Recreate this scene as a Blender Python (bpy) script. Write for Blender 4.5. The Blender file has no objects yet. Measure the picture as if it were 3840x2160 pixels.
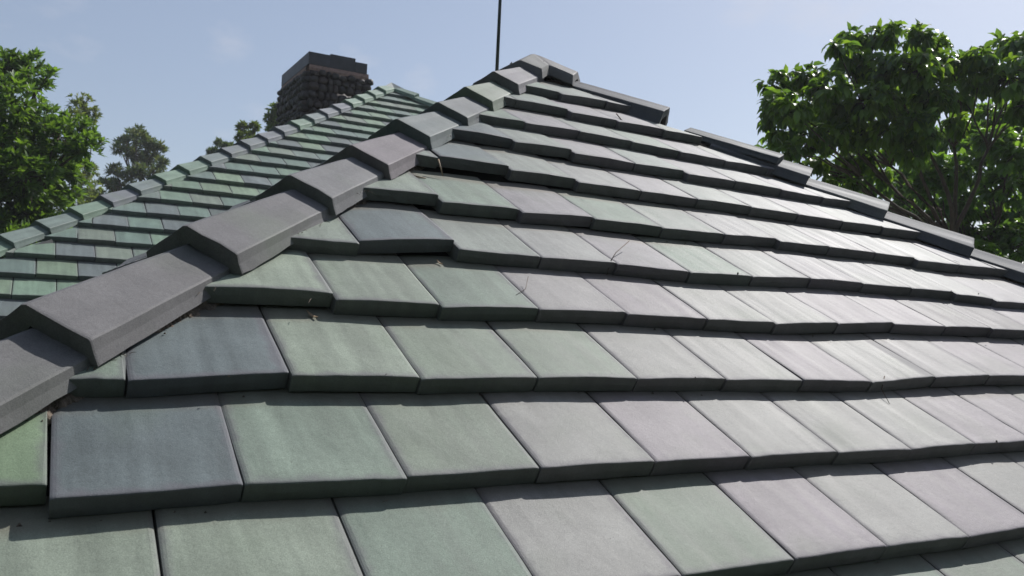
import bpy, bmesh, math, random
from mathutils import Vector, Matrix, noise
random.seed(11)
S = bpy.context.scene
COL = S.collection
R = math.radians

# ------------------------------------------------------------------ camera
CAMP = Vector((-0.035, -0.994, 0.6363))
RX = Vector((0.869653, -0.491923, 0.041422))
RD = Vector((0.054121, 0.011604, -0.998467))      # image down
RF = Vector((0.490688, 0.870562, 0.036715))       # view direction
FH = 1.674                                        # focal length in half widths
cam = bpy.data.cameras.new('camera')
cam.sensor_width = 36.0
cam.lens = FH * 18.0
cam.clip_start = 0.02
cam.clip_end = 3000
cam.dof.use_dof = True
cam.dof.focus_distance = 2.6
cam.dof.aperture_fstop = 9.0
co = bpy.data.objects.new('camera', cam)
M = Matrix((RX, -RD, -RF)).transposed().to_4x4()
M.translation = CAMP
co.matrix_world = M
COL.objects.link(co)
S.camera = co

# ------------------------------------------------------------------ sun and sky
SUN_AZ, SUN_EL = R(69), R(45)                     # azimuth from +Y towards +X
sd = Vector((math.sin(SUN_AZ) * math.cos(SUN_EL), math.cos(SUN_AZ) * math.cos(SUN_EL), math.sin(SUN_EL)))
sl = bpy.data.lights.new('sun', 'SUN')
sl.energy = 5.0
sl.angle = R(0.5)
sl.color = (1.0, 0.975, 0.945)
so = bpy.data.objects.new('sun', sl)
so.rotation_euler = sd.to_track_quat('Z', 'Y').to_euler()
so.location = (0, 0, 30)
COL.objects.link(so)

W = bpy.data.worlds.new('World')
S.world = W
W.use_nodes = True
wn, wl = W.node_tree.nodes, W.node_tree.links
for n in list(wn): wn.remove(n)
out = wn.new('ShaderNodeOutputWorld')
bg = wn.new('ShaderNodeBackground')
sky = wn.new('ShaderNodeTexSky')
sky.sky_type = 'NISHITA'
sky.sun_disc = False
sky.sun_elevation = SUN_EL
sky.sun_rotation = SUN_AZ
sky.altitude = 100
sky.air_density = 1.0
sky.dust_density = 1.3
sky.ozone_density = 1.0
bg.inputs['Strength'].default_value = 0.108
tc = wn.new('ShaderNodeTexCoord')
mp = wn.new('ShaderNodeMapping')
mp.inputs['Scale'].default_value = (1.0, 1.0, 2.2)
nz = wn.new('ShaderNodeTexNoise')
nz.inputs['Scale'].default_value = 7.0
nz.inputs['Detail'].default_value = 6.0
nz.inputs['Roughness'].default_value = 0.55
cr = wn.new('ShaderNodeValToRGB')
cr.color_ramp.elements[0].position = 0.57
cr.color_ramp.elements[0].color = (0, 0, 0, 1)
cr.color_ramp.elements[1].position = 0.80
cr.color_ramp.elements[1].color = (0.40, 0.40, 0.40, 1)
mx = wn.new('ShaderNodeMixRGB')
mx.inputs[2].default_value = (6.6, 6.5, 6.9, 1)
hz = wn.new('ShaderNodeMixRGB')
hz.inputs[0].default_value = 0.34
hz.inputs[2].default_value = (4.5, 4.95, 6.1, 1)
wl.new(tc.outputs['Generated'], mp.inputs[0])
wl.new(mp.outputs[0], nz.inputs['Vector'])
wl.new(nz.outputs[0], cr.inputs[0])
wl.new(sky.outputs[0], hz.inputs[1])
wl.new(hz.outputs[0], mx.inputs[1])
wl.new(cr.outputs[0], mx.inputs[0])
wl.new(mx.outputs[0], bg.inputs['Color'])
wl.new(bg.outputs[0], out.inputs[0])
S.view_settings.view_transform = 'Standard'
S.view_settings.look = 'None'
S.view_settings.exposure = 0.0
S.view_settings.gamma = 1.0
S.cycles.max_bounces = 6
S.cycles.transparent_max_bounces = 4

# ------------------------------------------------------------------ helpers
def tag(o, label=None, cat=None, group=None, kind=None):
    if label: o['label'] = label
    if cat: o['category'] = cat
    if group: o['group'] = group
    if kind: o['kind'] = kind
    return o

def empty(name, loc, parent=None):
    o = bpy.data.objects.new(name, None)
    o.empty_display_size = 0.2
    o.location = loc
    COL.objects.link(o)
    if parent: o.parent = parent
    return o

def obj(name, verts, faces, mat, parent=None, cols=None, uvs=None, smooth=False):
    """world-space verts; parents keep their own place, so subtract it"""
    off = Vector((0, 0, 0))
    p = parent
    while p:
        off += p.location
        p = p.parent
    me = bpy.data.meshes.new(name)
    me.from_pydata([tuple(Vector(v) - off) for v in verts], [], faces)
    if cols:
        a = me.color_attributes.new('tint', 'FLOAT_COLOR', 'CORNER')
        flat = []
        for f, c in zip(me.polygons, cols):
            flat.extend(list(c) * f.loop_total)
        a.data.foreach_set('color', flat)
    if uvs:
        l = me.uv_layers.new(name='uv')
        flat = []
        for f in me.polygons:
            for vi in f.vertices:
                flat.extend(uvs[vi][:2])
        l.data.foreach_set('uv', flat)
        l = me.uv_layers.new(name='place')
        flat = []
        for f in me.polygons:
            for vi in f.vertices:
                flat.extend(uvs[vi][2:4] if len(uvs[vi]) > 2 else (0.5, 0.5))
        l.data.foreach_set('uv', flat)
    me.materials.append(mat)
    if smooth:
        me.polygons.foreach_set('use_smooth', [True] * len(me.polygons))
    me.validate()
    me.update()
    o = bpy.data.objects.new(name, me)
    COL.objects.link(o)
    if parent: o.parent = parent
    return o

class MB:
    def __init__(s): s.v, s.f, s.c, s.uv = [], [], [], []
    def grid(s, rows, col, uv=None, close=False, cap=True):
        """rows: list of equally long point lists -> skin; rows closed in a ring when close"""
        b = len(s.v); n = len(rows[0]); m = len(rows)
        for i, r in enumerate(rows):
            for j, p in enumerate(r):
                s.v.append(p)
                s.uv.append(uv[i][j] if uv else (0.0, 0.0))
        mm = m if close else m - 1
        for i in range(mm):
            k = (i + 1) % m
            for j in range(n - 1):
                s.f.append((b + i * n + j, b + i * n + j + 1, b + k * n + j + 1, b + k * n + j)); s.c.append(col)
        if close and cap:
            s.f.append(tuple(b + i * n for i in range(m))); s.c.append(col)
            s.f.append(tuple(b + i * n + n - 1 for i in reversed(range(m)))); s.c.append(col)
    def box(s, lo, hi, col):
        b = len(s.v)
        for z in (lo[2], hi[2]):
            for x, y in ((lo[0], lo[1]), (hi[0], lo[1]), (hi[0], hi[1]), (lo[0], hi[1])):
                s.v.append(Vector((x, y, z))); s.uv.append((x + y, z))
        for f in ((0, 3, 2, 1), (4, 5, 6, 7), (0, 1, 5, 4), (1, 2, 6, 5), (2, 3, 7, 6), (3, 0, 4, 7)):
            s.f.append(tuple(b + i for i in f)); s.c.append(col)
    def tube(s, pts, rads, col, n=6):
        rings = []
        for i, p in enumerate(pts):
            d = (pts[min(i + 1, len(pts) - 1)] - pts[max(i - 1, 0)]).normalized()
            a = d.orthogonal().normalized(); bb = d.cross(a)
            rings.append([p + (a * math.cos(t) + bb * math.sin(t)) * rads[i] for t in [2 * math.pi * k / n for k in range(n)]])
        b = len(s.v)
        for r in rings:
            for p in r: s.v.append(p); s.uv.append((0, 0))
        for i in range(len(rings) - 1):
            for j in range(n):
                k = (j + 1) % n
                s.f.append((b + i * n + j, b + i * n + k, b + (i + 1) * n + k, b + (i + 1) * n + j)); s.c.append(col)
        s.f.append(tuple(b + j for j in reversed(range(n)))); s.c.append(col)
        e = b + (len(rings) - 1) * n
        s.f.append(tuple(e + j for j in range(n))); s.c.append(col)
    def build(s, name, mat, parent=None, smooth=False):
        return obj(name, s.v, s.f, mat, parent, s.c, s.uv, smooth)

def mat_new(name):
    m = bpy.data.materials.new(name); m.use_nodes = True
    nt = m.node_tree
    b = nt.nodes['Principled BSDF']
    return m, nt, nt.nodes, nt.links, b

def node(ns, t, **kw):
    n = ns.new(t)
    for k, v in kw.items():
        if k in n.inputs: n.inputs[k].default_value = v
        else: setattr(n, k, v)
    return n

# ------------------------------------------------------------------ materials
def tile_material(name, rough=0.42, spec=0.5, streak=1.0, grain=0.0012, RIM=0.55, sheen=0.0):
    m, nt, ns, lk, b = mat_new(name)
    at = node(ns, 'ShaderNodeAttribute', attribute_name='tint')
    uv = node(ns, 'ShaderNodeUVMap', uv_map='uv')
    tco = node(ns, 'ShaderNodeTexCoord')
    # long soft streaks that run down each tile
    mpn = node(ns, 'ShaderNodeMapping'); mpn.inputs['Scale'].default_value = (24, 1.6, 1)
    st = node(ns, 'ShaderNodeTexNoise', Scale=1.0, Detail=3.0, Roughness=0.55)
    lk.new(uv.outputs[0], mpn.inputs[0]); lk.new(mpn.outputs[0], st.inputs['Vector'])
    big = node(ns, 'ShaderNodeTexNoise', Scale=6.0, Detail=4.0, Roughness=0.6)
    lk.new(uv.outputs[0], big.inputs['Vector'])
    fine = node(ns, 'ShaderNodeTexNoise', Scale=420.0, Detail=3.0, Roughness=0.7)
    lk.new(tco.outputs['Object'], fine.inputs['Vector'])
    mid = node(ns, 'ShaderNodeTexNoise', Scale=95.0, Detail=3.0, Roughness=0.6)
    lk.new(tco.outputs['Object'], mid.inputs['Vector'])
    def mul(a, fac_out, lo, hi, p0=0.3, p1=0.7):
        mr = node(ns, 'ShaderNodeMapRange'); mr.inputs[1].default_value = p0; mr.inputs[2].default_value = p1
        mr.inputs[3].default_value = lo; mr.inputs[4].default_value = hi
        lk.new(fac_out, mr.inputs[0])
        v = node(ns, 'ShaderNodeVectorMath', operation='SCALE')
        lk.new(a, v.inputs[0]); lk.new(mr.outputs[0], v.inputs['Scale'])
        return v.outputs[0]
    c = at.outputs['Color']
    c = mul(c, st.outputs[0], 1 - 0.20 * streak, 1 + 0.24 * streak)
    c = mul(c, big.outputs[0], 0.86, 1.15)
    c = mul(c, fine.outputs[0], 0.78, 1.26)
    c = mul(c, mid.outputs[0], 0.93, 1.08)
    # yellow green bloom patches
    gr = node(ns, 'ShaderNodeTexNoise', Scale=3.3, Detail=3.0)
    mo = node(ns, 'ShaderNodeMapping'); mo.inputs['Location'].default_value = (7.3, 2.1, 0)
    lk.new(uv.outputs[0], mo.inputs[0]); lk.new(mo.outputs[0], gr.inputs['Vector'])
    rr = node(ns, 'ShaderNodeMapRange'); rr.inputs[1].default_value = 0.52; rr.inputs[2].default_value = 0.78
    rr.inputs[3].default_value = 0.0; rr.inputs[4].default_value = 0.34
    lk.new(gr.outputs[0], rr.inputs[0])
    mg = node(ns, 'ShaderNodeMixRGB'); mg.inputs[2].default_value = (0.115, 0.165, 0.095, 1)
    lk.new(rr.outputs[0], mg.inputs[0]); lk.new(c, mg.inputs[1])
    # a rim of bare purplish clay along the sides and nose of each tile, brown silt at the lap
    pl = node(ns, 'ShaderNodeUVMap', uv_map='place')
    sx = node(ns, 'ShaderNodeSeparateXYZ'); lk.new(pl.outputs[0], sx.inputs[0])
    wob = node(ns, 'ShaderNodeTexNoise', Scale=26.0, Detail=4.0); lk.new(uv.outputs[0], wob.inputs['Vector'])
    def math_(op, a, b_=None):
        n_ = node(ns, 'ShaderNodeMath', operation=op)
        for i_, x_ in enumerate((a, b_)):
            if x_ is None: continue
            if isinstance(x_, (int, float)): n_.inputs[i_].default_value = x_
            else: lk.new(x_, n_.inputs[i_])
        return n_.outputs[0]
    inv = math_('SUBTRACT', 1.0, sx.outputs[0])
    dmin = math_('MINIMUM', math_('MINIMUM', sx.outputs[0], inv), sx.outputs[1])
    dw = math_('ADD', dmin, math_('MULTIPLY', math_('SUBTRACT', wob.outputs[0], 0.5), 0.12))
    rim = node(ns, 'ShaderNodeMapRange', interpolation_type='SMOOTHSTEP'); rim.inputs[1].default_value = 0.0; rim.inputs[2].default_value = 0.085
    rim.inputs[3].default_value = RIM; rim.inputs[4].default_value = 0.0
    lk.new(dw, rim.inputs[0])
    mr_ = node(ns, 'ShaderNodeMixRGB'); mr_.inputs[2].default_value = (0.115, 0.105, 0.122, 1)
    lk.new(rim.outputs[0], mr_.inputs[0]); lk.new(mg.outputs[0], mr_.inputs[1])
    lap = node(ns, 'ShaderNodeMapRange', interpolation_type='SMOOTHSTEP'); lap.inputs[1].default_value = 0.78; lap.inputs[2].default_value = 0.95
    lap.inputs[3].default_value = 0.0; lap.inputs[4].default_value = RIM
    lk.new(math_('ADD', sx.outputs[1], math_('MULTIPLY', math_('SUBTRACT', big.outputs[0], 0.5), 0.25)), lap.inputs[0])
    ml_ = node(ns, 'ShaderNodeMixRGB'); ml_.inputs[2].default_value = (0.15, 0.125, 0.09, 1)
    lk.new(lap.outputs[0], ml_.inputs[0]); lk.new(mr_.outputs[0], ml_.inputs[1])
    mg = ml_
    # dark specks and pits
    vo = node(ns, 'ShaderNodeTexVoronoi', Scale=70.0, Randomness=1.0)
    lk.new(tco.outputs['Object'], vo.inputs['Vector'])
    sp = node(ns, 'ShaderNodeMapRange'); sp.inputs[1].default_value = 0.05; sp.inputs[2].default_value = 0.10
    sp.inputs[3].default_value = 1.0; sp.inputs[4].default_value = 0.0
    lk.new(vo.outputs['Distance'], sp.inputs[0])
    gate = node(ns, 'ShaderNodeMapRange'); gate.inputs[1].default_value = 0.56; gate.inputs[2].default_value = 0.66
    lk.new(big.outputs[0], gate.inputs[0])
    mm = node(ns, 'ShaderNodeMath', operation='MULTIPLY'); lk.new(sp.outputs[0], mm.inputs[0]); lk.new(gate.outputs[0], mm.inputs[1])
    ms = node(ns, 'ShaderNodeMixRGB'); ms.inputs[2].default_value = (0.035, 0.03, 0.03, 1)
    lk.new(mm.outputs[0], ms.inputs[0]); lk.new(mg.outputs[0], ms.inputs[1])
    # worn purplish edge
    geo = node(ns, 'ShaderNodeNewGeometry')
    ed = node(ns, 'ShaderNodeMapRange'); ed.inputs[1].default_value = 0.53; ed.inputs[2].default_value = 0.62
    ed.inputs[3].default_value = 0.0; ed.inputs[4].default_value = 0.45
    lk.new(geo.outputs['Pointiness'], ed.inputs[0])
    me_ = node(ns, 'ShaderNodeMixRGB'); me_.inputs[2].default_value = (0.20, 0.19, 0.21, 1)
    lk.new(ed.outputs[0], me_.inputs[0]); lk.new(ms.outputs[0], me_.inputs[1])
    lk.new(me_.outputs[0], b.inputs['Base Color'])
    ro = node(ns, 'ShaderNodeMapRange'); ro.inputs[1].default_value = 0.3; ro.inputs[2].default_value = 0.7
    ro.inputs[3].default_value = rough - 0.05; ro.inputs[4].default_value = rough + 0.08
    lk.new(st.outputs[0], ro.inputs[0]); lk.new(ro.outputs[0], b.inputs['Roughness'])
    b.inputs['Specular IOR Level'].default_value = spec
    b.inputs['Sheen Weight'].default_value = sheen
    b.inputs['Sheen Roughness'].default_value = 0.45
    bp = node(ns, 'ShaderNodeBump', Strength=0.55, Distance=grain)
    ad = node(ns, 'ShaderNodeMath', operation='ADD')
    lk.new(fine.outputs[0], ad.inputs[0]); lk.new(mid.outputs[0], ad.inputs[1])
    lk.new(ad.outputs[0], bp.inputs['Height']); lk.new(bp.outputs[0], b.inputs['Normal'])
    return m

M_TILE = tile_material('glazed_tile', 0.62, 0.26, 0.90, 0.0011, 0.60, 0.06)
M_FAR = tile_material('glazed_tile_far', 0.58, 0.35, 0.8, 0.001, 0.35, 0.10)
M_CAP = tile_material('cap_tile', 0.68, 0.24, 0.35, 0.0009, 0.0, 0.05)

def simple(name, colr, rough=0.8, var=0.3, scale=8.0, bump=0.0, attr=False, spec=0.3):
    m, nt, ns, lk, b = mat_new(name)
    t = node(ns, 'ShaderNodeTexCoord')
    n1 = node(ns, 'ShaderNodeTexNoise', Scale=scale, Detail=6.0, Roughness=0.65)
    lk.new(t.outputs['Object'], n1.inputs['Vector'])
    mr = node(ns, 'ShaderNodeMapRange'); mr.inputs[1].default_value = 0.3; mr.inputs[2].default_value = 0.7
    mr.inputs[3].default_value = 1 - var; mr.inputs[4].default_value = 1 + var
    lk.new(n1.outputs[0], mr.inputs[0])
    v = node(ns, 'ShaderNodeVectorMath', operation='SCALE')
    if attr:
        a = node(ns, 'ShaderNodeAttribute', attribute_name='tint'); lk.new(a.outputs['Color'], v.inputs[0])
    else:
        v.inputs[0].default_value = colr
    lk.new(mr.outputs[0], v.inputs['Scale']); lk.new(v.outputs[0], b.inputs['Base Color'])
    b.inputs['Roughness'].default_value = rough
    b.inputs['Specular IOR Level'].default_value = spec
    if bump:
        bp = node(ns, 'ShaderNodeBump', Strength=0.8, Distance=bump)
        lk.new(n1.outputs[0], bp.inputs['Height']); lk.new(bp.outputs[0], b.inputs['Normal'])
    return m

M_MORTAR = simple('mortar', (0.15, 0.12, 0.095), 0.95, 0.55, 60, 0.006)
M_DECK = simple('roof_underlay', (0.03, 0.03, 0.03), 0.9, 0.2, 10)
M_STONE = simple('river_stone', None, 0.6, 0.35, 14, 0.006, attr=True, spec=0.5)
M_SLATE = simple('slate_slab', (0.045, 0.045, 0.052), 0.5, 0.3, 5, 0.002)
M_PINK = simple('pink_mortar', (0.26, 0.17, 0.14), 0.9, 0.35, 16, 0.01)
M_WALL = simple('plaster_wall', (0.33, 0.30, 0.25), 0.9, 0.12, 3)
M_ROD = simple('dark_metal', (0.03, 0.045, 0.04), 0.4, 0.2, 20, spec=0.6)
M_BARK = simple('bark', (0.075, 0.058, 0.045), 0.9, 0.4, 14, 0.01)
M_NEEDLE = simple('dry_needle', (0.09, 0.06, 0.04), 0.7, 0.3, 60)
M_TAN = simple('dry_leaf', (0.26, 0.19, 0.12), 0.7, 0.2, 60)
M_GRASS = simple('grass_ground', (0.045, 0.085, 0.022), 0.95, 0.4, 0.6)

def leaf_material(name, trans=0.45, rough=0.4, spec=0.45):
    m, nt, ns, lk, b = mat_new(name)
    a = node(ns, 'ShaderNodeAttribute', attribute_name='tint')
    b.inputs['Roughness'].default_value = rough
    b.inputs['Specular IOR Level'].default_value = spec
    lk.new(a.outputs['Color'], b.inputs['Base Color'])
    tr = node(ns, 'ShaderNodeBsdfTranslucent')
    hs = node(ns, 'ShaderNodeMixRGB', blend_type='MULTIPLY'); hs.inputs[0].default_value = 1
    hs.inputs[2].default_value = (2.6, 2.5, 0.8, 1)
    lk.new(a.outputs['Color'], hs.inputs[1]); lk.new(hs.outputs[0], tr.inputs['Color'])
    mxs = node(ns, 'ShaderNodeMixShader'); mxs.inputs[0].default_value = trans
    lk.new(b.outputs[0], mxs.inputs[1]); lk.new(tr.outputs[0], mxs.inputs[2])
    lk.new(mxs.outputs[0], ns['Material Output'].inputs[0])
    return m

M_LEAF = leaf_material('broad_leaf', 0.45, 0.38)
M_LEAF2 = leaf_material('small_leaf', 0.38, 0.5)
M_LEAF3 = leaf_material('needle_leaf', 0.3, 0.6, 0.3)

# ------------------------------------------------------------------ setting
def ground():
    mb = MB()
    n = 24
    rows = []
    for i in range(n + 1):
        r = []
        for j in range(n + 1):
            x = -200 + 400 * i / n; y = -200 + 400 * j / n
            r.append(Vector((x, y, -3.2)))
        rows.append(r)
    mb.grid(rows, (0.05, 0.08, 0.03, 1))
    o = mb.build('ground', M_GRASS)
    tag(o, kind='structure')
ground()

# ------------------------------------------------------------------ roofs
AL = R(33.0)
CA, SA = math.cos(AL), math.sin(AL)
TW, TE, TH = 0.30, 0.3063, 0.045                    # tile width, exposure, thickness

G = (0.170, 0.212, 0.158)    # green
DS = (0.092, 0.112, 0.115)   # dark slate
SG = (0.134, 0.168, 0.136)   # slate green
GG = (0.172, 0.200, 0.162)   # grey green
LG = (0.244, 0.244, 0.226)   # light grey green
LV = (0.222, 0.196, 0.210)   # lavender grey
WG = (0.222, 0.212, 0.208)   # warm grey
BR = (0.110, 0.102, 0.105)   # brown grey
BG = (0.150, 0.205, 0.130)   # bright green

G, DS, SG, GG, LG, LV, WG, BR, BG = [tuple(k * x for x in c) for k, c in ((1.16, G), (1.2, DS), (1.2, SG), (1.04, GG), (0.98, LG), (1.0, LV), (1.0, WG), (1.1, BR), (1.16, BG))]

def rnd_col(far=False, rg=random):
    if far:
        c = rg.choice([(0.145, 0.215, 0.155), (0.135, 0.195, 0.145), (0.12, 0.175, 0.145), (0.115, 0.160, 0.140),
                       (0.108, 0.130, 0.130), (0.13, 0.165, 0.145), (0.15, 0.180, 0.145), (0.16, 0.22, 0.15)])
    else:
        c = rg.choice([G, SG, GG, LG, LG, LG, LV, LV, WG, WG])
    k = rg.uniform(0.9, 1.1)
    return tuple(x * k for x in c)

def tile(mb, fr, c, u0, u1, vl, vr, cl, cr_, colr, rg, res=8, hl=0.0, hr=0.0, gap=0.0045):
    """one slab. fr(u,v,h) -> world. clip functions cl(v) / cr_(v) give the hip lines."""
    L = 1.17
    vm = (vl + vr) / 2
    th = TH / TW            # thickness in tile widths
    if cl(vm) >= u1 - 0.05 or cr_(vm) <= u0 + 0.05: return
    g = gap / TW
    rot = rg.gauss(0, 0.006)
    # profile from back top, over the front, to back bottom: (distance up from front edge, height below top surface)
    r = 0.0032
    prof = [(L, 0), (0.8, 0), (0.55, 0), (0.3, 0), (0.12, 0), (r / TE * 2.4, 0), (r / TE * 1.1, r * 0.12), (r / TE * 0.35, r * 0.42), (0, r),
            (-0.002, TH * 0.5), (0.0, TH - r * 0.6), (r / TE, TH), (0.5, TH), (L, TH)]
    if res <= 3:
        prof = [(L, 0), (0.5, 0), (r / TE * 1.2, 0), (0, r), (0.0, TH), (L, TH)]
    ss = [0, 0.012, 0.03] + [i / res for i in range(1, res)] + [0.97, 0.988, 1.0]
    if res <= 3: ss = [0, 0.5, 1.0]
    sg = rg.uniform(0, 100)
    camb = rg.gauss(0.0012, 0.0012)
    ucx, ucy = rg.uniform(0, 50), rg.uniform(0, 50)
    rows, uvs = [], []
    for k, (dv, dh) in enumerate(prof):
        row, uvr = [], []
        for s in ss:
            v0 = vl + (vr - vl) * s
            lo, hi = u0 + g / 2, u1 - g / 2
            v = v0 + dv
            shift = rot * dv
            a = max(lo + shift, cl(v)); bq = min(hi + shift, cr_(v))
            if bq < a: a = bq = (a + bq) / 2 if cl(v) < cr_(v) else a
            u = a + (bq - a) * s
            # surface lies on the tile below: falls by TH over one exposure
            lift = hl + (hr - hl) * s
            h = -TH * dv - dh + lift * max(0.0, 1 - dv)
            # corner rounding at both sides
            if dh < TH * 0.9:
                e_ = min(s, 1 - s)
                if res > 3 and e_ < 0.02: h -= (0.02 - e_) * 0.11
                q = Vector((u * 3.1 + sg, v * 3.1, 0))
                h += noise.noise(q) * 0.0016 + camb * math.sin(math.pi * s)
                if res > 3:
                    h += noise.noise(Vector((u * 14 + sg, v * 9, 3))) * 0.0006
            if res > 3 and dv < 0.06:
                v += noise.noise(Vector((u * 5 + sg, 4.0 + dh * 20, 0))) * 0.006 + noise.noise(Vector((u * 45 + sg, 9 + dh * 60, 0))) * 0.005
            row.append(fr(u, v, h))
            uvr.append((ucx + u * TW, ucy + v * TE, u - u0, dv))
        rows.append(row); uvs.append(uvr)
    mb.grid(rows, colr + (1.0,), uvs, close=True)

# measured front edges of the near slope: course -> (joint u, v of the left tile's corner, v of the right tile's)
J = {
1:[(4.55,1.005,1.005),(5.52,1.007,1.007),(6.5,0.99,0.99)],
2:[(0.03,2.092,1.979),(1.02,2.012,2.012),(2.02,1.984,1.998),(3.0,2.004,1.993),(4.0,1.998,1.998),(4.97,2.002,1.989),(5.98,1.997,1.981),(6.94,1.969,1.971),(7.92,1.99,1.99)],
3:[(0.45,2.969,2.953),(1.49,3.043,3.003),(2.45,2.992,2.971),(3.47,2.997,2.989),(4.47,2.988,2.988),(5.48,2.992,2.974),(6.47,2.965,2.959),(7.45,2.95,2.934),(8.59,3.038,3.024),(9.64,3.063,3.063)],
4:[(2.05,4.072,4.0),(2.98,4.002,3.958),(3.99,4.016,4.002),(4.99,4.023,3.994),(6.01,3.986,3.971),(6.96,3.956,3.94),(8.02,4.019,4.002),(9.08,4.09,4.063),(10.07,4.06,4.051),(11.1,4.095,4.06)],
5:[(2.52,4.964,5.002),(3.55,5.146,5.014),(4.5,5.0,4.991),(5.47,5.008,4.99),(6.47,4.947,4.928),(7.47,4.967,4.957),(8.54,5.039,5.021),(9.53,5.034,5.012),(10.51,5.004,4.993),(11.44,4.992,4.937),(12.26,4.882,4.823)],
6:[(3.76,6.178,6.066),(4.76,6.109,6.029),(5.79,6.107,6.065),(6.82,6.049,6.037),(7.89,6.063,6.048),(8.9,6.115,6.032),(9.88,6.035,6.025),(10.87,6.02,6.007),(11.75,5.987,5.903),(12.79,5.91,5.91)],
7:[(5.16,7.312,7.226),(6.16,7.241,7.158),(7.19,7.149,7.134),(8.21,7.143,7.128),(9.25,7.128,7.105),(10.21,7.078,7.063),(11.21,7.053,7.036),(12.18,7.048,7.015)],
8:[(5.71,8.375,8.295),(6.66,8.29,8.192),(7.75,8.198,8.181),(8.72,8.196,8.082),(9.72,8.097,8.088),(10.72,8.051,8.032),(11.64,7.979,7.942)],
9:[(6.31,9.219,9.182),(7.32,9.25,9.212),(8.31,9.186,9.146),(9.27,9.104,9.064),(10.24,9.033,9.012)],
10:[(7.66,10.278,10.145),(8.62,10.156,10.111),(9.65,10.151,10.104)],
11:[(7.97,11.195,11.095),(9.01,11.219,11.167)],
12:[(8.3,12.15,12.12)],
}
# colours, listed from the tile left of the first measured joint
TC = {
0:[SG, SG, GG, GG, LG],
1:[GG, LV, LG, LV, LG],
2:[BG, DS, SG, GG, LG, LV, LG, LG, LG, LV, LV, LG],
3:[SG, DS, G, GG, GG, LG, LG, LV, LG, WG, LV, LV],
4:[G, GG, SG, WG, LV, LG, LG, LV, LV, BR, BR, LV],
5:[G, DS, GG, LG, LV, SG, LG, LV, WG, LG, LG, LV],
6:[G, SG, LV, SG, GG, WG, LG, LV, LG, LG, LV],
7:[DS, GG, LG, LV, GG, LG, LV, LG, WG],
8:[DS, GG, LV, SG, LV, LG, LV, LG],
9:[SG, LV, GG, SG, LV, LG, LV],
10:[SG, LV, LV, GG, LG],
11:[SG, GG, LG],
12:[SG, GG],
}
LIFT = {(5, 1): (0.004, 0.012), (4, 0): (0.004, 0.006), (6, 0): (0.004, 0.010), (7, 0): (0.008, 0.008), (8, 1): (0.0, 0.008), (2, 1): (0.002, 0.0)}

APEX = Vector((2.52, 3.395, 2.148))
KH = CA * TE / TW                                   # hip slope in tile units
UA, VA = 8.34, 13.23
def near_frame(u, v, h):
    return Vector((u * TW, v * TE * CA - h * SA, v * TE * SA + h * CA))
def side_frame(base, q):
    """the same slope turned about the vertical through the apex by q quarter turns"""
    rot = Matrix.Rotation(q * math.pi / 2, 3, 'Z')
    c = Vector((UA * TW, VA * TE * CA, 0))
    def fr(u, v, h):
        p = base(u, v, h)
        return c + rot @ (p - c)
    return fr

def interp_course(c):
    """complete joint list of a course across the slope"""
    js = list(J.get(c, []))
    if not js:
        ph = 0.5 if c % 2 else 0.0
        js = [(5 + ph, c * 1.0, c * 1.0)]
    left = []
    u, vl, vr = js[0]
    v0 = js[0][1]
    k = 1
    lo = UA - (VA - c) * KH - 1.5; hi = UA + (VA - c) * KH + 1.5
    rg = random.Random(c * 7 + 3)
    while u - k > lo:
        left.append((u - k + rg.uniform(-.02, .02), v0 + rg.uniform(-.012, .012), v0 + rg.uniform(-.012, .012)))
        k += 1
    left.reverse()
    nleft = len(left)
    u, vl, vr = js[-1]
    right = []
    k = 1
    while u + k < hi:
        a = rg.uniform(-.015, .015)
        right.append((u + k + rg.uniform(-.02, .02), vr + a, vr + a + rg.uniform(-.02, .02)))
        k += 1
    return left + js + right, nleft

near = empty('tiled_roof_building', (UA * TW, VA * TE * CA, -3.2))
tag(near, 'near building whose grey-green hip roof of thick flat tiles fills the foreground', 'building')

CUT = 0.50
def near_clip_l(v): return UA - (VA - v) * KH + CUT
def near_clip_r(v): return UA + (VA - v) * KH - CUT

deck = MB()
def deck_plane(mb, fr, vlo, dh, va=None, ua=None, kh=None):
    va = va or VA; ua = ua or UA; kh = kh or KH
    w = (va - vlo) * kh
    n = 10
    rows = []
    for i in range(n + 1):
        v = vlo + (va - vlo) * i / n
        ww = (va - v) * kh
        rows.append([fr(ua - ww + 2 * ww * j / 8, v, dh) for j in range(9)])
    mb.grid(rows, (0.03, 0.03, 0.03, 1))

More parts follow.
